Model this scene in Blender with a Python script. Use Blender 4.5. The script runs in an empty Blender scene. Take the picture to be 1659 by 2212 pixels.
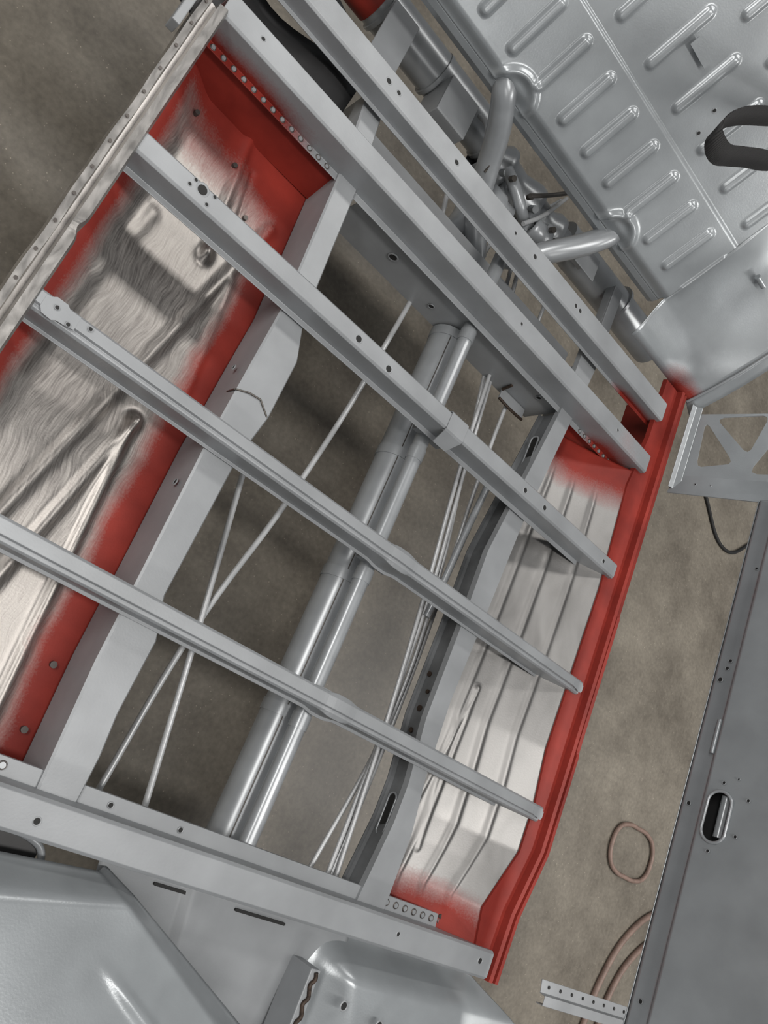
import bpy, bmesh, math, random
from mathutils import Vector, Matrix, noise
random.seed(4)
D=bpy.data; C=bpy.context
def link(o,parent=None):
    C.collection.objects.link(o)
    if parent: o.parent=parent
    return o
def empty(name):
    return link(D.objects.new(name,None))

# ---------------------------------------------------------------- materials
def newmat(name):
    m=D.materials.new(name); m.use_nodes=True; nt=m.node_tree
    return m,nt,nt.nodes['Principled BSDF']
def N(nt,t,**k):
    n=nt.nodes.new(t)
    return n
def simple(name,col,rough=.5,metal=0,nscale=30,var=.15,bump=.0,coat=0):
    m,nt,b=newmat(name); L=nt.links
    tc=N(nt,'ShaderNodeTexCoord'); no=N(nt,'ShaderNodeTexNoise'); no.inputs['Scale'].default_value=nscale; no.inputs['Detail'].default_value=6
    L.new(tc.outputs['Object'],no.inputs['Vector'])
    cr=N(nt,'ShaderNodeValToRGB')
    cr.color_ramp.elements[0].position=.3; cr.color_ramp.elements[1].position=.7
    cr.color_ramp.elements[0].color=[c*(1-var) for c in col]+[1]; cr.color_ramp.elements[1].color=[min(1,c*(1+var)) for c in col]+[1]
    L.new(no.outputs['Fac'],cr.inputs['Fac']); L.new(cr.outputs['Color'],b.inputs['Base Color'])
    b.inputs['Roughness'].default_value=rough; b.inputs['Metallic'].default_value=metal
    if bump:
        bp=N(nt,'ShaderNodeBump'); bp.inputs['Strength'].default_value=bump; bp.inputs['Distance'].default_value=.002
        L.new(no.outputs['Fac'],bp.inputs['Height']); L.new(bp.outputs['Normal'],b.inputs['Normal'])
    return m
def paintmat(name,gray=(.28,.292,.305),grough=.45,gmetal=.18,sc=((.20,.185,.175),(.52,.49,.465)),brushscale=(160,12,40),warp=.05,srough=.24,sbump=1.0):
    """gray primer / bare brushed steel / red oxide primer, blended by vertex attribute 'paint' (r=red,g=bare)"""
    m,nt,b=newmat(name); L=nt.links
    at=N(nt,'ShaderNodeAttribute'); at.attribute_name='paint'
    sep=N(nt,'ShaderNodeSeparateColor'); L.new(at.outputs['Color'],sep.inputs['Color'])
    tc=N(nt,'ShaderNodeTexCoord')
    n1=N(nt,'ShaderNodeTexNoise'); n1.inputs['Scale'].default_value=9; n1.inputs['Detail'].default_value=8; L.new(tc.outputs['Object'],n1.inputs['Vector'])
    n2=N(nt,'ShaderNodeTexNoise'); n2.inputs['Scale'].default_value=260; n2.inputs['Detail'].default_value=3; L.new(tc.outputs['Object'],n2.inputs['Vector'])
    mp=N(nt,'ShaderNodeMapping'); mp.inputs['Scale'].default_value=brushscale; mp.inputs['Rotation'].default_value=(0,0,.5)
    nw=N(nt,'ShaderNodeTexNoise'); nw.inputs['Scale'].default_value=7; L.new(tc.outputs['Object'],nw.inputs['Vector'])
    vm=N(nt,'ShaderNodeVectorMath'); vm.operation='MULTIPLY_ADD'; vm.inputs[1].default_value=(warp,warp,warp)
    L.new(nw.outputs['Color'],vm.inputs[0]); L.new(tc.outputs['Object'],vm.inputs[2])
    L.new(vm.outputs[0],mp.inputs['Vector'])
    n3=N(nt,'ShaderNodeTexNoise'); n3.inputs['Scale'].default_value=1.5; n3.inputs['Detail'].default_value=6; n3.inputs['Distortion'].default_value=.3; L.new(mp.outputs['Vector'],n3.inputs['Vector'])
    def mathn(op,a,b_,clamp=False):
        n=N(nt,'ShaderNodeMath'); n.operation=op; n.use_clamp=clamp
        for i,v in enumerate((a,b_)):
            if hasattr(v,'node'): L.new(v,n.inputs[i])
            else: n.inputs[i].default_value=v
        return n.outputs[0]
    def edge(ch,amp):
        nn=mathn('MULTIPLY',mathn('SUBTRACT',n1.outputs['Fac'],.5),amp)
        s=mathn('ADD',ch,nn)
        s=mathn('ADD',s,mathn('MULTIPLY',mathn('SUBTRACT',n2.outputs['Fac'],.5),.25))
        s=mathn('MULTIPLY',mathn('SUBTRACT',s,.25),1.7,True)
        return s
    red=edge(sep.outputs[0],.45); bare=edge(sep.outputs[1],.35)
    g=N(nt,'ShaderNodeValToRGB'); g.color_ramp.elements[0].position=.3; g.color_ramp.elements[1].position=.75
    g.color_ramp.elements[0].color=[c*.84 for c in gray]+[1]; g.color_ramp.elements[1].color=[c*1.08 for c in gray]+[1]
    L.new(n1.outputs['Fac'],g.inputs['Fac'])
    st=N(nt,'ShaderNodeValToRGB'); st.color_ramp.elements[0].position=.3; st.color_ramp.elements[1].position=.7
    st.color_ramp.elements[0].color=(*sc[0],1); st.color_ramp.elements[1].color=(*sc[1],1)
    L.new(n3.outputs['Fac'],st.inputs['Fac'])
    rd=N(nt,'ShaderNodeValToRGB'); rd.color_ramp.elements[0].position=.3; rd.color_ramp.elements[1].position=.7
    rd.color_ramp.elements[0].color=(.14,.014,.010,1); rd.color_ramp.elements[1].color=(.25,.027,.018,1)
    L.new(n1.outputs['Fac'],rd.inputs['Fac'])
    m1=N(nt,'ShaderNodeMix'); m1.data_type='RGBA'; L.new(bare,m1.inputs['Factor']); L.new(g.outputs['Color'],m1.inputs[6]); L.new(st.outputs['Color'],m1.inputs[7])
    m2=N(nt,'ShaderNodeMix'); m2.data_type='RGBA'; L.new(red,m2.inputs['Factor']); L.new(m1.outputs[2],m2.inputs[6]); L.new(rd.outputs['Color'],m2.inputs[7])
    L.new(m2.outputs[2],b.inputs['Base Color'])
    def mix(f,a,c):
        n=N(nt,'ShaderNodeMix'); n.data_type='FLOAT'; L.new(f,n.inputs[0])
        for i,v in ((2,a),(3,c)):
            if hasattr(v,'node'): L.new(v,n.inputs[i])
            else: n.inputs[i].default_value=v
        return n.outputs[0]
    L.new(mix(red,mix(bare,gmetal,.95),0.0),b.inputs['Metallic'])
    steelr=mathn('ADD',mathn('MULTIPLY',n3.outputs['Fac'],.25),srough)
    L.new(mix(red,mix(bare,grough,steelr),.55),b.inputs['Roughness'])
    L.new(mix(red,.5,.25),b.inputs['Specular IOR Level'])
    bp=N(nt,'ShaderNodeBump'); bp.inputs['Strength'].default_value=.28; bp.inputs['Distance'].default_value=.001
    h=mathn('ADD',mathn('MULTIPLY',n2.outputs['Fac'],.5),mathn('MULTIPLY',bare,mathn('MULTIPLY',n3.outputs['Fac'],sbump)))
    L.new(h,bp.inputs['Height']); L.new(bp.outputs['Normal'],b.inputs['Normal'])
    return m
PAINT=paintmat('primer_and_steel')
PANMAT=paintmat('ground_steel_pan',sc=((.21,.195,.185),(.38,.36,.34)),brushscale=(230,16,60),warp=.06,sbump=.3,srough=.29)
SMOOTHPAN=paintmat('sheet_steel_pan',sc=((.235,.23,.225),(.29,.285,.28)),brushscale=(14,5,10),srough=.34,sbump=.1)
SILLM=paintmat('sill_steel',sc=((.36,.345,.33),(.55,.53,.51)),brushscale=(60,20,20),srough=.25,sbump=.2)
SHEET=paintmat('sheet_primer',gray=(.30,.32,.335),grough=.28,gmetal=.3)
BLACK=simple('black_hole',(.008,.008,.008),.7)
DARK=simple('dark_underseal',(.018,.018,.019),.45)
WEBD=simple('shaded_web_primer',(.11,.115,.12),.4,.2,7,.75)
STEEL=simple('weld_steel',(.12,.11,.10),.4,.8)
PLUG=simple('plug_weld',(.09,.08,.075),.45,.6)
TUBE=simple('tube_primer',(.30,.315,.33),.30,.3,20,.08)
ROD=simple('rod_primer',(.40,.41,.42),.35,.2,40,.08)
RUST=simple('rust_weld',(.045,.030,.022),.6,.4,120,.5,.6)
HOSE=simple('rubber_hose',(.20,.135,.11),.55,0,30,.2)
def strapmat():
    m,nt,b=newmat('black_webbing'); L=nt.links
    b.inputs['Base Color'].default_value=(.010,.0095,.010,1); b.inputs['Roughness'].default_value=.8
    tc=N(nt,'ShaderNodeTexCoord'); w=N(nt,'ShaderNodeTexWave'); w.inputs['Scale'].default_value=90; L.new(tc.outputs['Object'],w.inputs['Vector'])
    bp=N(nt,'ShaderNodeBump'); bp.inputs['Strength'].default_value=1; bp.inputs['Distance'].default_value=.003
    L.new(w.outputs['Fac'],bp.inputs['Height']); L.new(bp.outputs['Normal'],b.inputs['Normal'])
    return m
STRAP=strapmat()
def concrete():
    m,nt,b=newmat('concrete_floor'); L=nt.links
    tc=N(nt,'ShaderNodeTexCoord')
    a=N(nt,'ShaderNodeTexNoise'); a.inputs['Scale'].default_value=3; a.inputs['Detail'].default_value=14; a.inputs['Roughness'].default_value=.72
    c=N(nt,'ShaderNodeTexNoise'); c.inputs['Scale'].default_value=70; c.inputs['Detail'].default_value=8
    v=N(nt,'ShaderNodeTexVoronoi'); v.inputs['Scale'].default_value=55
    for n in (a,c,v): L.new(tc.outputs['Object'],n.inputs['Vector'])
    r=N(nt,'ShaderNodeValToRGB'); e=r.color_ramp.elements
    e[0].position=.33; e[0].color=(.100,.086,.068,1); e[1].position=.68; e[1].color=(.225,.202,.165,1)
    L.new(a.outputs['Fac'],r.inputs['Fac'])
    r2=N(nt,'ShaderNodeValToRGB'); e=r2.color_ramp.elements; e[0].position=.3; e[0].color=(.82,.82,.82,1); e[1].position=.7; e[1].color=(1.1,1.1,1.1,1)
    L.new(c.outputs['Fac'],r2.inputs['Fac'])
    mx=N(nt,'ShaderNodeMix'); mx.data_type='RGBA'; mx.blend_type='MULTIPLY'; mx.inputs['Factor'].default_value=1
    L.new(r.outputs['Color'],mx.inputs[6]); L.new(r2.outputs['Color'],mx.inputs[7])
    r3=N(nt,'ShaderNodeValToRGB'); e=r3.color_ramp.elements; e[0].position=.05; e[0].color=(2.6,2.6,2.6,1); e[1].position=.11; e[1].color=(1,1,1,1)
    L.new(v.outputs['Distance'],r3.inputs['Fac'])
    mx2=N(nt,'ShaderNodeMix'); mx2.data_type='RGBA'; mx2.blend_type='MULTIPLY'; mx2.inputs['Factor'].default_value=.7
    L.new(mx.outputs[2],mx2.inputs[6]); L.new(r3.outputs['Color'],mx2.inputs[7])
    L.new(mx2.outputs[2],b.inputs['Base Color']); b.inputs['Roughness'].default_value=.45
    bp=N(nt,'ShaderNodeBump'); bp.inputs['Strength'].default_value=.15; bp.inputs['Distance'].default_value=.002
    L.new(c.outputs['Fac'],bp.inputs['Height']); L.new(bp.outputs['Normal'],b.inputs['Normal'])
    return m
CONC=concrete()

# ---------------------------------------------------------------- builders
def ss(a,b,x):
    t=max(0,min(1,(x-a)/(b-a))); return t*t*(3-2*t)
def lerp_tab(tab,t):
    tab=sorted(tab)
    if t<=tab[0][0]: return tab[0][1]
    for (a,va),(b,vb) in zip(tab,tab[1:]):
        if t<=b:
            k=(t-a)/(b-a); return va+(vb-va)*k
    return tab[-1][1]
def mk(name,vs,fs,mat,parent,smooth=False,solid=0,bevel=0,pf=None):
    me=D.meshes.new(name); me.from_pydata(vs,[],fs)
    bm=bmesh.new(); bm.from_mesh(me); bmesh.ops.recalc_face_normals(bm,faces=bm.faces); bm.to_mesh(me); bm.free()
    at=me.color_attributes.new('paint','FLOAT_COLOR','POINT')
    for i,v in enumerate(me.vertices):
        r,g=pf(*v.co) if pf else (0,0)
        at.data[i].color=(r,g,0,1)
    me.materials.append(mat)
    for p in me.polygons: p.use_smooth=smooth
    o=D.objects.new(name,me); link(o,parent)
    if solid:
        s=o.modifiers.new('s','SOLIDIFY'); s.thickness=solid; s.offset=0
    if bevel:
        b=o.modifiers.new('b','BEVEL'); b.width=bevel; b.segments=2; b.limit_method='ANGLE'
    return o
def sweep(name,axis,prof,t0,t1,n,mat,parent,closed=False,solid=.0025,bevel=.0012,pf=None,smooth=False):
    vs=[];fs=[]
    for i in range(n+1):
        t=t0+(t1-t0)*i/n
        p=prof(t) if callable(prof) else prof
        m=len(p)
        for (a,z) in p:
            vs.append((t,a,z) if axis=='x' else (a,t,z))
    for i in range(n):
        for j in range(m if closed else m-1):
            k=(j+1)%m
            fs.append((i*m+j,i*m+k,(i+1)*m+k,(i+1)*m+j))
    return mk(name,vs,fs,mat,parent,smooth,solid,bevel,pf)
def grid(name,f,nu,nv,mat,parent,smooth=True,solid=.002,pf=None,skip=None):
    vs=[f(i/nu,j/nv) for j in range(nv+1) for i in range(nu+1)]
    fs=[]
    for j in range(nv):
        for i in range(nu):
            if skip and skip((i+.5)/nu,(j+.5)/nv): continue
            a=j*(nu+1)+i; fs.append((a,a+1,a+nu+2,a+nu+1))
    return mk(name,vs,fs,mat,parent,smooth,solid,0,pf)
def box(name,x0,x1,y0,y1,z0,z1,mat,parent,bevel=.002,pf=None):
    vs=[(x,y,z) for z in (z0,z1) for y in (y0,y1) for x in (x0,x1)]
    fs=[(0,1,3,2),(4,5,7,6),(0,1,5,4),(2,3,7,6),(0,2,6,4),(1,3,7,5)]
    return mk(name,vs,fs,mat,parent,False,0,bevel,pf)
def tube(name,pts,r,mat,parent,smooth=True,cyclic=False,res=5):
    cu=D.curves.new(name,'CURVE'); cu.dimensions='3D'; cu.bevel_depth=r; cu.bevel_resolution=res; cu.use_fill_caps=True; cu.resolution_u=10
    sp=cu.splines.new('BEZIER' if smooth else 'POLY')
    if smooth:
        sp.bezier_points.add(len(pts)-1)
        for b,p in zip(sp.bezier_points,pts): b.co=p; b.handle_left_type=b.handle_right_type='AUTO'
    else:
        sp.points.add(len(pts)-1)
        for b,p in zip(sp.points,pts): b.co=(*p,1)
    sp.use_cyclic_u=cyclic
    tmp=D.objects.new('tmp',cu); C.collection.objects.link(tmp)
    C.view_layer.update()
    me=D.meshes.new_from_object(tmp.evaluated_get(C.evaluated_depsgraph_get()))
    D.objects.remove(tmp); D.curves.remove(cu)
    me.materials.clear(); me.materials.append(mat)
    at=me.color_attributes.new('paint','FLOAT_COLOR','POINT')
    for d in at.data: d.color=(0,0,0,1)
    for p in me.polygons: p.use_smooth=True
    me.name=name
    return link(D.objects.new(name,me),parent)
def discs(name,items,mat,parent,h=.0015,seg=16):
    vs=[];fs=[]
    for it in items:
        c=Vector(it[0]); n=Vector(it[1]).normalized(); r=it[2]; st=it[3] if len(it)>3 else 1
        u=n.orthogonal().normalized() if abs(n.z)<.9 else Vector((1,0,0))
        if len(it)>4: u=Vector(it[4]).normalized()
        w=n.cross(u).normalized(); b=len(vs)
        for k in range(seg):
            a=2*math.pi*k/seg
            cx=math.cos(a); cy=math.sin(a)
            p=c+u*(r*cx+(st-1)*r*(1 if cx>0 else -1)) +w*r*cy
            vs.append(tuple(p-n*h))
        for k in range(seg):
            vs.append(tuple(Vector(vs[b+k])+n*h*2))
        fs.append(tuple(b+seg+k for k in range(seg)))
        for k in range(seg):
            fs.append((b+k,b+(k+1)%seg,b+seg+(k+1)%seg,b+seg+k))
    return mk(name,vs,fs,mat,parent)
def rings(name,items,mat,parent,seg=16,h=.0022,k0=1.0,k1=1.25,k2=1.5):
    vs=[];fs=[]
    for it in items:
        if len(it)>3: continue
        c=Vector(it[0]); n=Vector(it[1]).normalized(); r=it[2]
        u=n.orthogonal().normalized(); w=n.cross(u); b=len(vs)
        for k in range(seg):
            a=2*math.pi*k/seg; d=u*math.cos(a)+w*math.sin(a)
            vs+= [tuple(c+d*r*k0+n*.0003),tuple(c+d*(r*k1)+n*h),tuple(c+d*(r*k2)+n*.0003)]
        for k in range(seg):
            q=(k+1)%seg
            fs+= [(b+3*k,b+3*q,b+3*q+1,b+3*k+1),(b+3*k+1,b+3*q+1,b+3*q+2,b+3*k+2)]
    if vs: mk(name,vs,fs,mat,parent,True)
def holes(name,items,parent,rim=True):
    discs(name,items,BLACK,parent,.0008)
    if rim: rings(name+'_rims',items,PAINT,parent)
UP=(0,0,1)

# ================================================================ FLOOR
grid('floor',lambda u,v:(-4+14*u,-5+13*v,0),2,2,CONC,None,False,0)

# ================================================================ CHASSIS
ch=empty('van_chassis_frame')
def channel(y0,y1,zt,zb,lip,lipr=None):
    lipr=lip if lipr is None else lipr
    return [(y0-lip,zb),(y0,zb),(y0,zt-.004),(y0+.004,zt),(y1-.004,zt),(y1,zt-.004),(y1,zb),(y1+lipr,zb)]
sweep('crossmember_rear',  'x',channel(1.262,1.322,.70,.655,.010),-.1,1.625,60,PAINT,ch,pf=lambda x,y,z:(ss(1.38,1.5,x)*(1 if z<.69 else 0),0))
sweep('crossmember_outrigger','x',channel(1.092,1.147,.70,.63,.016),.14,1.625,80,PAINT,ch,pf=lambda x,y,z:(max(1-ss(.30,.50,x),ss(1.36,1.5,x))*(1 if z<.69 else (.30 if x>1 else .0)),0))
sweep('crossmember_punched','x',channel(.772,.812,.70,.645,.012,.004),.15,1.63,40,PAINT,ch)
def hat(y0,y1):
    def p(x):
        b=.005*math.exp(-((x-.965)/.03)**4)
        return [(y0-.007-b,.642),(y0-b,.642),(y0-b,.692+b*.4),(y0+.003,.696+b*.6),(y0+.009,.696+b*.6),(y0+.011,.702+b*.5),(y1-.004,.702+b*.5),(y1+b,.698),(y1+b,.642),(y1+.007+b,.642)]
    return p
sweep('crossmember_hat_a','x',hat(.455,.487),.15,1.64,160,PAINT,ch)
sweep('crossmember_hat_b','x',hat(.138,.172),.14,1.64,160,PAINT,ch)
sweep('crossmember_front','x',[(-.212,.55),(-.212,.695),(-.207,.70),(-.16,.70),(-.155,.695),(-.155,.63),(-.128,.63),(-.128,.62)],.1,1.63,60,PAINT,ch)
def tab(x,y,s):
    pts=[(-.03,-.012),(-.022,-.024),(.0,-.026),(.008,-.020),(.03,-.018),(.045,-.014),(.045,.020),(.02,.020),(.012,.027),(-.012,.027),(-.02,.020),(-.03,.018)]
    mk('crossmember_end_tab',[(x+s*p[0],y+abs(s)*p[1]*.9,.7025) for p in pts],[tuple(range(12))],PAINT,ch,False,.002)
tab(.182,.471,.75); tab(1.628,.471,-.5); tab(1.628,.155,-.5); tab(.185,.155,.8)
sweep('splice_plate','x',channel(.768,.815,.7025,.69,.0),.935,.99,4,PAINT,ch)
mk('splice_wing',[(.935,.768,.70),(.99,.768,.70),(.98,.745,.67),(.94,.745,.67)],[(0,1,2,3)],PAINT,ch,False,.002)
# webs
grid('outrigger_web',lambda u,v:(.56+.76*u,1.092,.50+.14*v),40,4,PAINT,ch,False)
grid('outrigger_web_end',lambda u,v:(.15+.36*u,1.092-.02*(1-v),.53+.10*v),20,4,PAINT,ch,False,pf=lambda x,y,z:(1,0))
grid('outrigger_web_end',lambda u,v:(1.34+.28*u,1.092-.01*(1-v),.56+.07*v),20,4,PAINT,ch,False,pf=lambda x,y,z:(.9,0))
grid('front_web',lambda u,v:(.55+.75*u,-.156,.50+.13*v),40,4,PAINT,ch,False)
# rails
LR=[(y,x*.988) for y,x in [(1.30,.51),(1.12,.54),(.95,.555),(.78,.572),(.70,.60),(.57,.60),(.47,.583),(.36,.582),(.19,.58),(.12,.605),(-.01,.603),(-.08,.61),(-.16,.61)]]
LL=[(y,x*.988) for y,x in [(1.30,.46),(1.11,.49),(.77,.52),(.46,.515),(.21,.522),(.05,.525),(-.16,.54)]]
RR=[(y,x*.988) for y,x in [(1.29,1.39),(1.11,1.37),(.77,1.33),(.5,1.32),(.29,1.31),(.12,1.32),(0,1.34),(-.16,1.34)]]
RL=[(y,x*.988) for y,x in [(1.24,1.32),(1.09,1.32),(.64,1.255),(.46,1.26),(.23,1.26),(.09,1.28),(.01,1.28),(-.15,1.26)]]
def lrail(y):
    a=lerp_tab(LL,y); b=lerp_tab(LR,y); return [(a+.004,.50),(a+.004,.53),(a,.635),(a+.004,.638),(b-.003,.638),(b,.635),(b,.62),(b-.02,.615),(b-.02,.50)]
sweep('rail_left','y',lrail,-.19,1.29,120,PAINT,ch,closed=True,solid=0,bevel=0)
sweep('rail_right_top','y',lambda y:[(lerp_tab(RL,y),.622),(lerp_tab(RL,y),.636),(lerp_tab(RR,y),.636),(lerp_tab(RR,y),.53)],-.19,1.29,120,PAINT,ch,solid=.003,bevel=0)
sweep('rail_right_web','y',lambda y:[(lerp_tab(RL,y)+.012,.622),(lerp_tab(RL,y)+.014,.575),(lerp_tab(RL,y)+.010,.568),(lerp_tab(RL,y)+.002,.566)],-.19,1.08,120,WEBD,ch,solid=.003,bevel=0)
tube('rail_weld_seam',[(.508,.575,.638),(.535,.585,.640),(.56,.588,.640),(.588,.568,.638)],.0018,STEEL,ch,False)
tube('rail_weld_seam',[(.512,.578,.60),(.508,.575,.638)],.0018,STEEL,ch)
def slot(y,w=.05,h=.012):
    x=lerp_tab(RL,y)+.010; pts=[]
    for k in range(24):
        a=2*math.pi*k/24; cx=math.cos(a); pts.append((x,y+h*cx+(w-h)*(1 if cx>0 else -1),.595+h*math.sin(a)))
    mk('rail_slot',pts,[tuple(range(24))],BLACK,ch)
    tube('rail_slot_rim',pts,.0024,TUBE,ch,False,True)
slot(.95); slot(.02,.045)
discs('rail_rust_spots',[((lerp_tab(RL,y)+.011,y,z),(-1,0,0),r) for y,z,r in ((.25,.595,.007),(.20,.59,.006),(.29,.60,.005),(.33,.585,.006),(.14,.59,.006))],RUST,ch,.003)

# left outrigger pan
def seg_d(px,py,a,b):
    ax,ay=a;bx,by=b;dx=bx-ax;dy=by-ay
    t=max(0,min(1,((px-ax)*dx+(py-ay)*dy)/(dx*dx+dy*dy)))
    return math.hypot(px-ax-dx*t,py-ay-dy*t)
LRIB=[((.455,.95),(.29,.16),.013,.010),((.41,.45),(.455,-.12),.010,.011),((.41,.45),(.32,-.05),.012,.010),((.33,1.08),(.37,.80),.010,.008),((.37,1.02),(.405,.86),.006,-.006),((.25,.80),(.20,.42),.015,.005),((.44,.80),(.47,.55),.010,.006)]
def lpan(u,v):
    y=-.19+1.27*v; xr=lerp_tab(LL,y)+.004; x0=.152
    x=x0+(xr-x0)*u
    z=.575-.04*ss(0,.25,u)-.01*u
    for a,b,w,h in LRIB:
        d=seg_d(x,y,a,b); z+=h*math.exp(-(d/w)**2)
    z+=.010*math.exp(-((x-.37)**2+(y-.81)**2)/.0002)+.012*math.exp(-((x-.41)**2+(y-.45)**2)/.0002)
    z+=.001*noise.noise(Vector((x*9,y*9,0)))
    return (x,y,z)
def lpanp(x,y,z):
    e=max(ss(.11,.02,lerp_tab(LL,y)-x), ss(.09,.015,x-.15), ss(.84,1.06,y+.25*(x-.35)), ss(-.03,-.16,y))
    return (e*.95,1)
grid('outrigger_pan_left',lpan,90,260,PANMAT,ch,pf=lpanp)
# right outrigger pan (climbs to the sill)
def dxi(y): return lerp_tab([(-.22,-.03),(-.17,-.03),(-.08,-.05),(.06,.015),(.17,.015),(.3,-.005),(.73,0),(1.03,-.025),(1.2,0)],y)
def rpan(u,v):
    y=-.19+1.27*v; x0=lerp_tab(RR,y)-.01; x1=1.612+dxi(y)
    x=x0+(x1-x0)*u; z=.55+.13*(.6*u+.4*u*u)
    for ur,w,h in ((.30,.024,.005),(.52,.026,.006),(.75,.024,.005)):
        z+=h*math.exp(-((u-ur-.02*math.sin(y*3))/w)**2)*ss(-.14,-.05,y)*ss(1.02,.92,y)
    for a,b,w,h in (((1.41,.36),(1.36,.0),.006,.005),((1.41,.36),(1.41,-.02),.006,.005)):
        z+=h*math.exp(-(seg_d(x,y,a,b)/w)**2)
    return (x,y,z)
def rpanp(x,y,z):
    return (max(ss(.0,-.16,y),ss(.88,1.06,y)),1)
grid('outrigger_pan_right',rpan,100,240,SMOOTHPAN,ch,pf=rpanp)
# right sill (red)
def dxo(y): return lerp_tab([(-.22,-.04),(-.07,-.035),(.08,0),(.3,0),(.69,-.002),(1.4,-.005)],y)
def rsill(y):
    o=dxo(y); i=dxi(y); st=.004*(ss(.69,.70,y)+ss(.32,.33,y))
    return [(1.612+i,.672),(1.614+i,.684),(1.679+o,.684),(1.682+o,.70),(1.691+o,.702),(1.694+o,.685),(1.700+o,.685),(1.702+o,.702-st),(1.714+o-st,.700),(1.716+o-st,.50)]
sweep('sill_right','y',rsill,-.215,1.40,200,PAINT,ch,pf=lambda x,y,z:(1,0),solid=.002,bevel=0)
# left sill
def lsill(y):
    w=.0006*math.sin(y*47)+.0005*math.sin(y*23+1)
    nk=-.006*math.exp(-((y-.60)/.012)**2)
    return [(.112,.672),(.106+w,.685),(.108+w,.702),(.118+w,.704),(.121,.690),(.130,.688),(.133,.703),(.147+nk,.706),(.151+nk,.698),(.155,.57)]
sweep('sill_left','y',lsill,-.2,1.10,220,SILLM,ch,pf=lambda x,y,z:(0,1),solid=.002,bevel=0)
box('sill_left_bracket',.085,.10,1.00,1.12,.68,.71,PAINT,ch)
discs('sill_spot_welds',[((.113,y,.7045),UP,.003) for y in [.42+.055*i for i in range(13)]],PLUG,ch,.0015)
WL=[((x,1.084,.6305),UP,.0042) for x in [.17+.024*i for i in range(13)]+[1.40+.024*i for i in range(8)]]+[((x,-.140,.631),UP,.005) for x in [.44,.47]+[1.33+.029*i for i in range(9)]]
discs('flange_plug_welds',WL,TUBE,ch,.002); rings('flange_plug_rings',WL,PLUG,ch,16,.003)
discs('pan_plug_welds',[((.50,.02,.528),UP,.006),((.51,-.09,.528),UP,.006),((.22,1.02,.545),UP,.005),((.33,1.0,.535),UP,.005),((.40,.93,.53),UP,.005)],PLUG,ch,.005)
discs('pan_plug_welds',[((1.50,-.13,.63),UP,.005),((1.57,-.13,.665),UP,.005)],PLUG,ch,.005)
H=[]
H+=[((x,1.29,.7005),UP,r) for x,r in ((.46,.006),(.49,.005),(.68,.006),(.98,.006),(1.16,.0055),(1.18,.0055),(.9,.004))]
H+=[((x,1.12,.7005),UP,r) for x,r in ((.22,.004),(1.02,.004),(1.46,.004))]
H+=[((.267,.80,.7005),UP,.009),((.245,.792,.7005),UP,.003),((.25,.806,.7005),UP,.003),((.285,.784,.7005),UP,.003),((.29,.806,.7005),UP,.003),((.655,.79,.7005),UP,.007),((.745,.785,.7005),UP,.007),((1.22,.79,.7005),UP,.006),((1.30,.79,.7005),UP,.006),((1.57,.79,.7005),UP,.005)]
H+=[((.18,.475,.7040),UP,.003),((.205,.463,.7040),UP,.003),((.235,.478,.704),UP,.003)]
H+=[((.53,-.187,.7005),UP,.005),((.66,-.142,.6315),UP,.004),((1.32,-.18,.7005),UP,.004),((1.59,-.18,.7005),UP,.006),((.80,-.142,.6315),UP,.004)]
H+=[((.71,1.09,.575),(0,-1,0),.009),((1.25,1.09,.60),(0,-1,0),.006),((.87,1.09,.55),(0,-1,0),.006)]
H+=[((.505,.63,.59),(-1,0,0),.004),((.508,.38,.60),(-1,0,0),.005)]
holes('punched_holes',H,ch)
box('corner_gusset',1.19,1.29,1.06,1.09,.520,.526,PAINT,ch)
tube('corner_weld',[(1.19,1.058,.526),(1.23,1.053,.53),(1.29,1.058,.526)],.004,RUST,ch)
tube('corner_weld',[(1.19,1.085,.526),(1.185,1.088,.56)],.004,RUST,ch)

# tubes
tube('centre_tube',[(.974,-.17,.52),(.974,1.085,.52)],.046,TUBE,ch,False,res=10)
for y in (1.075,.735,.425,.12):
    tube('centre_tube_collar',[(.974,y-.012,.52),(.974,y+.012,.52)],.0485,TUBE,ch,False,res=10)
tube('centre_tube_seam',[(.950,-.16,.5595),(.950,1.07,.5595)],.0012,STEEL,ch,False)
tube('shift_tube',[(.962,-.19,.602),(.962,1.40,.602)],.0175,TUBE,ch,False,res=8)
for y in (1.06,.73,.43,.11,-.15):
    tube('shift_tube_sleeve',[(.962,y-.015,.602),(.962,y+.015,.602)],.0195,TUBE,ch,False,res=8)
for y in (.79,.47,.155):
    box('tube_cradle',.925,1.01,y-.015,y+.02,.60,.643,PAINT,ch)
rods=[[(.78,1.53,.5),(.84,1.21,.5),(.83,.93,.5),(.78,.51,.5),(.72,.19,.5),(.69,-.17,.5)],
 [(.655,.53,.5),(.72,.19,.512),(.79,-.17,.512)],
 [(1.08,1.41,.5),(1.12,1.18,.5),(1.19,.85,.5),(1.255,.52,.5),(1.262,.21,.51),(1.20,-.17,.51)],
 [(1.09,1.40,.52),(1.125,1.19,.52),(1.16,.85,.52),(1.213,.51,.515),(1.235,.21,.53),(1.245,-.17,.555)],
 [(1.22,1.43,.52),(1.225,1.21,.52),(1.25,.85,.50),(1.285,.51,.49),(1.270,.17,.515),(1.235,-.17,.545)],
 [(1.11,1.40,.50),(1.15,1.18,.50),(1.185,.85,.51),(1.233,.51,.51),(1.248,.20,.515),(1.222,-.17,.55)],
 [(1.15,1.72,.5),(.99,1.42,.50),(.985,1.30,.5)]]
for i,r in enumerate(rods):
    tube('brake_line_%d'%i,r,.0062 if i<2 else .0055,ROD,ch)
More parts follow.
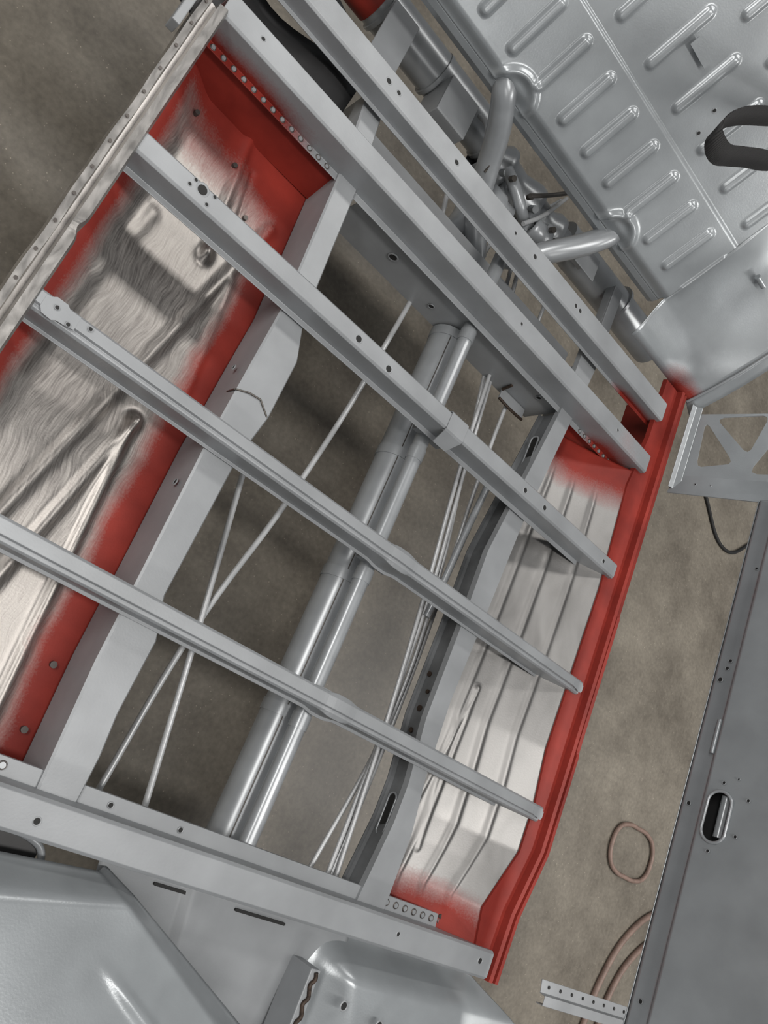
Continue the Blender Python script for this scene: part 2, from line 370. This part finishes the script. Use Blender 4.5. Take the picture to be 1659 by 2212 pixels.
tube('handbrake_tube',[(1.262,.90,.535),(1.25,.70,.53),(1.243,.52,.525),(1.24,.46,.52)],.009,TUBE,ch)

grid('dark_cover_sheet',lambda u,v:(.0+.44*u,1.13+.16*v,.58+.02*math.sin(u*9)+.03*v),16,6,DARK,ch,True,.002)

# ================================================================ RIBBED REAR PANEL
rp=empty('ribbed_cargo_panel')
DY,DZ=.6,.8
Y0=1.485
def rib_h(x,s):
    h=0
    def cap(xc,s0,s1,w,hh):
        if abs(x-xc)>w: return 0
        d=seg_d(x,s,(xc,s0),(xc,s1)); return hh*(1-ss(w*.35,w,d))
    for k in range(-5,11):
        h+=cap(.43+.098*k,.065,.185,.016,.011)
    for k in range(-4,11):
        h+=cap(.36+.125*k,.27,.41,.015,.009)
        h+=cap(.42+.125*k,.47,.62,.015,.009)
    for xc,sc,R in ((.70,.0,.055),(1.14,.0,.055)):
        d=math.hypot(x-xc,s-sc)
        h+=.012*math.exp(-((d-R)/.009)**2)
        h-=.006*(1-ss(R*.6,R,d))
    h-=.005*ss(.222,.225,s)
    h-=.02*ss(.03,0,s)
    return h
def rpf(u,v):
    x=-.2+1.60*u; s=1.0*v
    h=rib_h(x,s)
    return (x,Y0+DY*s-DZ*h,.75+DZ*s+DY*h)
grid('ribbed_sheet',rpf,460,300,SHEET,rp)
sweep('ribbed_lower_lip','x',[(Y0+.016,.738),(Y0+.014,.722),(Y0+.02,.705)],-.2,1.40,30,SHEET,rp)
def onp(x,s,h): return (x,Y0+DY*s-DZ*h,.75+DZ*s+DY*h)
a=[onp(.880,.350,.010),onp(.945,.350,.010),onp(.945,.372,.010),onp(.880,.372,.010)]
mk('strip_patch',a,[(0,1,2,3)],SHEET,rp,False,.003)
nrm=(0,-DZ,DY)
holes('panel_holes',[(onp(1.05,.33,-.004),nrm,.004),(onp(1.07,.28,-.004),nrm,.004),(onp(.62,.29,-.004),nrm,.004)],rp)

# ================================================================ WHEEL ARCH
wa=empty('wheel_arch')
def arch(u,v):
    x=1.405+.315*u
    s=v*.75
    y=1.40+.50*s+.30*s*s+ .075*(1-u)*ss(0,.1,v); z=.685+1.05*s-.55*s*s
    b=.05*math.sin(math.pi*u)*ss(0,.25,s)
    return (x,y+b,z)
grid('arch_skin',arch,30,50,SHEET,wa,pf=lambda x,y,z:(ss(.76,.69,z)*ss(1.5,1.66,x),0))
tube('arch_rim',[ (arch(1,t/12)[0]+.004,arch(1,t/12)[1],arch(1,t/12)[2]+.004) for t in range(13)],.004,TUBE,wa)
grid('arch_outer_flange',lambda u,v:(1.724+.05*u,arch(1,v)[1]-.01*u,arch(1,v)[2]-.012*u),3,30,SHEET,wa)
tube('arch_dimple',[(1.52,1.625,.93),(1.56,1.625,.93)],.008,SHEET,wa)

# ================================================================ TORSION TUBE / REAR AXLE
ax=empty('rear_torsion_tube')
tube('main_tube_l',[(.20,1.64,.50),(.86,1.64,.50)],.056,TUBE,ax,False,res=10)
tube('main_tube_r',[(1.20,1.63,.50),(1.72,1.63,.50)],.054,TUBE,ax,False,res=10)
for x in (.44,.63,.84,1.28,1.50):
    tube('tube_collar',[(x-.005,1.637,.50),(x+.005,1.637,.50)],.060,TUBE,ax,False,res=10)
def lathe(name,pts,axis0,mat,parent,seg=28):
    vs=[];fs=[]
    for i,(x,r) in enumerate(pts):
        for k in range(seg):
            a=2*math.pi*k/seg; vs.append((x,axis0[0]+r*math.cos(a),axis0[1]+r*math.sin(a)))
    for i in range(len(pts)-1):
        for k in range(seg):
            k2=(k+1)%seg; fs.append((i*seg+k,i*seg+k2,(i+1)*seg+k2,(i+1)*seg+k))
    return mk(name,vs,fs,mat,parent,True)
lathe('centre_casting',[(.84,.052),(.88,.05),(.90,.068),(.915,.070),(.93,.055),(.98,.05),(1.02,.062),(1.035,.066),(1.05,.066),(1.06,.05),(1.12,.046),(1.14,.06),(1.16,.062),(1.17,.048),(1.22,.048)],(1.60,.50),TUBE,ax)
for x in (.90,.95,1.03,1.10,1.16):
    tube('casting_bolt',[(x,1.555,.545),(x,1.545,.565)],.010,TUBE,ax,False)
tube('frame_horn',[(.665,1.535,.745),(.69,1.51,.735),(.72,1.50,.71),(.77,1.485,.66),(.82,1.46,.60),(.88,1.41,.54),(.96,1.34,.50)],.029,TUBE,ax)
tube('frame_horn',[(1.17,1.535,.735),(1.15,1.50,.715),(1.12,1.46,.68),(1.08,1.42,.63),(1.05,1.39,.58),(1.02,1.38,.53)],.029,TUBE,ax)
tube('horn_weld',[(.81,1.435,.612),(.80,1.455,.636),(.79,1.48,.645)],.003,STEEL,ax)
lathe('cradle_boss',[(.88,.02),(.885,.034),(.93,.036),(.94,.028),(.97,.030),(.975,.018)],(1.47,.54),TUBE,ax,20)
lathe('cradle_boss',[(1.04,.016),(1.045,.03),(1.10,.032),(1.11,.022)],(1.50,.56),TUBE,ax,20)
lathe('cradle_boss',[(.985,.012),(.99,.024),(1.02,.026),(1.03,.014)],(1.44,.52),TUBE,ax,20)
tube('cradle_elbow',[(.90,1.56,.56),(.94,1.52,.575),(1.0,1.50,.56),(1.05,1.52,.53)],.016,TUBE,ax)
tube('heater_elbow',[(.84,1.30,.47),(.88,1.36,.47),(.90,1.44,.47),(.88,1.52,.47)],.034,TUBE,ax)
box('cradle_arm',.92,.95,1.46,1.60,.52,.545,TUBE,ax,.008)
box('cradle_arm',1.03,1.06,1.48,1.60,.53,.555,TUBE,ax,.008)
box('cradle_arm',1.10,1.16,1.50,1.56,.52,.54,TUBE,ax,.004)
for p in ((.905,1.52,.585),(.985,1.54,.575),(1.075,1.50,.60),(1.13,1.53,.55)):
    tube('cradle_bolt',[p,(p[0],p[1]-.004,p[2]+.014)],.008,STEEL,ax,False)
box('tube_bracket',.43,.51,1.40,1.60,.575,.58,PAINT,ax)
box('tube_bracket',.64,.74,1.49,1.60,.57,.576,PAINT,ax)
box('tube_bracket',.64,.646,1.49,1.60,.48,.575,PAINT,ax)
box('tube_bracket',.64,.74,1.488,1.494,.50,.575,PAINT,ax)
box('tube_bracket',1.19,1.28,1.50,1.57,.60,.604,PAINT,ax)
box('tube_bracket',1.19,1.28,1.566,1.572,.53,.604,PAINT,ax)
box('tube_bracket',1.40,1.44,1.44,1.60,.57,.575,PAINT,ax)
box('spring_plate_mount',1.40,1.43,1.30,1.60,.54,.57,PAINT,ax)
mk('dark_gusset',[(.20,1.33,.62),(.33,1.33,.62),(.42,1.42,.58),(.22,1.50,.58)],[(0,1,2,3)],DARK,ax,False,.004)
tube('red_tube_end',[(.33,1.64,.50),(.42,1.64,.50)],.058,PAINT,ax,False,res=10)
for d in D.meshes['red_tube_end'].color_attributes['paint'].data: d.color=(.9,0,0,1)
tube('thin_rod',[(1.15,1.72,.52),(1.04,1.52,.58),(1.0,1.46,.58)],.006,ROD,ax)
tube('adjuster_rod',[(.97,1.52,.60),(1.02,1.57,.60),(1.10,1.66,.60)],.006,STEEL,ax)
tube('stub_rod',[(.76,1.60,.56),(.77,1.55,.60),(.80,1.47,.60),(.84,1.42,.56)],.006,ROD,ax)
sweep('low_crossmember','x',[(1.27,.50),(1.27,.53),(1.33,.53),(1.33,.50)],.5,1.36,20,PAINT,ax)

# ================================================================ SIDE WALL
sw=empty('side_wall_panel')
YC,ZC,RY,RZ=.285,1.032,.056,.027
def wall(u,v):
    y=-1.0+2.10*u; z=.935+.95*v
    x=1.80-.018*ss(.985,.995,z)+.012*ss(.937,.935,z)
    return (x,y,z)
def inov(y,z):
    dy=max(0,abs(y-YC)-(RY-RZ)); return math.hypot(dy,z-ZC)<RZ
grid('wall_sheet',wall,420,190,SHEET,sw,skip=lambda u,v:inov(-1.0+2.1*u,.935+.95*v))
pts=[]
for k in range(28):
    a=2*math.pi*k/28; cy=math.cos(a); pts.append((1.780,YC+RZ*cy+(RY-RZ)*(1 if cy>0 else -1),ZC+RZ*math.sin(a)))
tube('oval_rim',pts,.0035,TUBE,sw,False,True)
box('wall_inner_skin',1.84,1.845,-1,1.08,.95,1.85,DARK,sw)
tube('inner_latch',[(1.80,YC-.04,1.035),(1.80,YC+.05,1.035)],.010,TUBE,sw)
sweep('wall_bottom_lip','y',[(1.80,.935),(1.83,.932),(1.83,.95)],-1.0,1.10,20,SHEET,sw)
holes('wall_holes',[((1.798,y,z),(-1,0,0),r) for y,z,r in ((.63,.965,.004),(.65,.968,.004),(.60,.955,.005),(.30,.955,.004),(.90,.975,.003),(-.12,.96,.004))]+[((1.779,y,z),(-1,0,0),r) for y,z,r in ((YC+.075,ZC+.0,.003),(YC-.075,ZC-.0,.003),(YC-.03,ZC+.05,.003),(YC+.05,ZC+.06,.003),(YC+.09,ZC+.03,.002))],sw)
tube('wall_dimple',[(1.787,.42,.985),(1.787,.50,.985)],.006,SHEET,sw)

# pillar with truss cut-outs
pl=empty('body_pillar')
def plate(name,outer,inners,x0,parent,th=.003):
    bm=bmesh.new(); es=[]
    for loop in [outer]+inners:
        v=[bm.verts.new((x0+ .06*(p[1]-.7)/.25,p[0],p[1])) for p in loop]
        es+=[bm.edges.new((v[i],v[(i+1)%len(v)])) for i in range(len(v))]
    bmesh.ops.triangle_fill(bm,use_beauty=True,edges=es)
    bm.verts.index_update()
    vs=[tuple(v.co) for v in bm.verts]; fs=[[v.index for v in f.verts] for f in bm.faces]
    bm.free()
    return mk(name,vs,fs,SHEET,parent,False,th)
def rtri(a,b,c,r=.14):
    pts=[]
    P=[Vector(a),Vector(b),Vector(c)]
    for i in range(3):
        p=P[i];q=P[(i+1)%3];o=P[i-1]
        A=p+(o-p)*r; B=p+(q-p)*r
        pts+= [tuple(A),tuple(((A+B)/2)*.6+p*.4),tuple(B)]
    return pts
plate('pillar_web',[(1.17,.70),(1.38,.70),(1.42,1.5),(1.14,1.5)],
  [rtri((1.20,.745),(1.36,.735),(1.22,.84)),rtri((1.37,.76),(1.385,.90),(1.25,.87)),rtri((1.19,.88),(1.36,.95),(1.20,1.05))],1.765,pl)
sweep('pillar_foot','y',[(1.74,.70),(1.755,.705),(1.765,.72)],1.12,1.40,6,SHEET,pl)
mk('pillar_flange',[(1.750,1.105,.695),(1.765,1.17,.70),(1.955,1.17,1.5),(1.940,1.085,1.5)],[(0,1,2,3)],SHEET,pl,False,.003)
holes('pillar_holes',[((1.772,1.14,.76),(-1,0,0),.003),((1.782,1.14,.80),(-1,0,0),.003)],pl)

# ================================================================ CAB PANELS
cb=empty('cab_floor_panel')
def patch(A,B,C_,D_,bul):
    A,B,C_,D_=map(Vector,(A,B,C_,D_))
    def f(u,v):
        p=A.lerp(B,u).lerp(D_.lerp(C_,u),v)
        p.z+=bul(u,v); return tuple(p)
    return f
grid('cab_step_sheet',patch((.2,-.275,.64),(.72,-.235,.64),(1.14,-.44,.66),(.5,-.80,.80),lambda u,v:.05*ss(0,.12,v)+.03*math.sin(math.pi*u)*v - .04*ss(.93,1,u)+.006*math.exp(-((u-.72-.1*v)/.02)**2)*ss(.3,.5,v)),100,60,SHEET,cb)
grid('cab_recess_sheet',patch((.70,-.215,.60),(1.28,-.215,.60),(1.40,-.65,.56),(.80,-.65,.56),lambda u,v:.012*ss(.30,.32,u)),60,30,PAINT,cb)
grid('cab_dome_sheet',patch((1.20,-.225,.60),(1.66,-.218,.62),(2.35,-.55,.66),(1.20,-.55,.62),lambda u,v:.06*ss(0,.22,v)*ss(0,.15,u)+.02*math.sin(3.1*u)*v-.018*ss(.28,.31,u)*ss(.35,.5,v)),90,60,SHEET,cb)
box('cab_post',1.165,1.190,-.60,-.285,.60,.67,PAINT,cb)
tube('cab_post_weld',[(1.178+.004*math.sin(i*2.1),-.29-.011*i,.672) for i in range(11)],.004,RUST,cb)
holes('cab_holes',[((1.265,-.33,.683),UP,.007),((1.36,-.345,.697),UP,.007)],cb)
discs('cab_slots',[((.86,-.238,.601),(0,0,1),.0028,16,(1,0,0)),((1.05,-.238,.613),(0,0,1),.0028,22,(1,0,0))],BLACK,cb,.002)
box('jacking_socket',.45,.60,-.275,-.225,.585,.60,DARK,cb)
tube('socket_rim',[(.45,-.23,.603),(.585,-.23,.603),(.605,-.245,.603),(.61,-.29,.603)],.006,TUBE,cb)
sp=empty('perforated_step_strip')
sweep('strip','x',[(-.225,.70),(-.225,.72),(-.205,.72),(-.203,.705),(-.175,.70)],1.83,2.30,10,PAINT,sp,pf=lambda x,y,z:(0,.15))
holes('strip_holes',[((1.86+.05*i,-.188,.7045),UP,.004) for i in range(8)],sp,False)

# ================================================================ STRAP (loop, then anchored on the ribbed panel)
st=empty('webbing_strap')
path=[(1.33,1.80,1.185),(1.18,1.66,1.18),(1.07,1.56,1.185),(.99,1.475,1.19),(.92,1.40,1.19),(.875,1.34,1.19),(.85,1.29,1.19),(.855,1.262,1.19),(.885,1.262,1.19),(.93,1.305,1.185),(.99,1.365,1.18),(1.06,1.43,1.175),(1.15,1.53,1.17),(1.25,1.66,1.17),(1.34,1.80,1.18)]
vs=[];fs=[]
def cr(P,t):
    n=len(P)-1; i=min(int(t*n),n-1); f=t*n-i
    p0=Vector(P[max(i-1,0)]);p1=Vector(P[i]);p2=Vector(P[i+1]);p3=Vector(P[min(i+2,n)])
    return .5*((2*p1)+(p2-p0)*f+(2*p0-5*p1+4*p2-p3)*f*f+(3*p1-p0-3*p2+p3)*f**3)
for i in range(161):
    p=cr(path,i/160)
    vs+= [tuple(p),tuple(p+Vector((-.006,.030,.030)))]
    if i: fs.append((2*i-2,2*i-1,2*i+1,2*i))
mk('strap_loop',vs,fs,STRAP,st,True,.0025)
box('strap_anchor',1.30,1.36,1.78,1.82,1.17,1.23,STEEL,st)

# ================================================================ HOSES on floor
h1=empty('air_hose')
tube('coil',[(3.22+.16*math.cos(a),.28+.11*math.sin(a)+.01*math.sin(3*a),.010) for a in [i*.52 for i in range(12)]],.009,HOSE,h1,True,True)
h2=empty('air_hose')
tube('arc',[(3.9,.20,.01),(3.55,.12,.01),(3.35,-.02,.01),(3.25,-.19,.01),(3.2,-.4,.01)],.012,HOSE,h2)
tube('arc_inner',[(3.9,.08,.01),(3.6,.02,.01),(3.42,-.10,.01),(3.33,-.25,.01),(3.3,-.4,.01)],.012,HOSE,h2)
h3=empty('power_cable')
tube('cable',[(3.0,1.9,.008),(3.3,1.75,.008),(3.6,1.95,.008),(4,2,.008)],.008,BLACK,h3)

# ================================================================ LIGHTS
def area(name,loc,sx,sy,power,rot=(0,0,0),col=(1,.97,.93)):
    l=D.lights.new(name,'AREA'); l.shape='RECTANGLE'; l.size=sx; l.size_y=sy; l.energy=power; l.color=col
    o=D.objects.new(name,l); o.location=loc; o.rotation_euler=rot; link(o); return o
area('side_fill_light',(1.0,-.1,4.2),2.6,.35,75)
area('side_fill_light',(1.2,3.4,4.2),2.6,.5,75)
area('side_fill_light',(1.2,-3.2,4.2),2.6,.5,50)
area('side_fill_light',(4.6,.3,4.2),.5,2.6,140)
area('side_fill_light',(-2.6,.6,3.6),.6,2.6,105,(0,math.radians(-45),0))  # added fill, tilted to brighten the side wall and other faces toward -x
w=D.worlds.new('w'); C.scene.world=w; w.use_nodes=True
w.node_tree.nodes['Background'].inputs[0].default_value=(.63,.66,.69,1); w.node_tree.nodes['Background'].inputs[1].default_value=.23

# ================================================================ CAMERA
Xh=Vector((0.6665,0.5035,0.5497)).normalized()
Yh=Vector((0.3777,-0.8639,0.3336)); Yh=(Yh-Xh*Yh.dot(Xh)).normalized()
Zh=Xh.cross(Yh)
cd=D.cameras.new('camera'); co=D.objects.new('camera',cd); link(co)
cd.sensor_fit='VERTICAL'; cd.sensor_height=24; cd.sensor_width=18; cd.lens=24*1740/2212; cd.clip_start=.02
r=Vector((Xh.x,Yh.x,Zh.x)); up=-Vector((Xh.y,Yh.y,Zh.y)); fw=Vector((Xh.z,Yh.z,Zh.z))
M=Matrix((( r.x,up.x,-fw.x,0),(r.y,up.y,-fw.y,0),(r.z,up.z,-fw.z,1.92),(0,0,0,1)))
co.matrix_world=M
C.scene.camera=co
C.scene.view_settings.view_transform='Standard'
C.scene.view_settings.exposure=.0
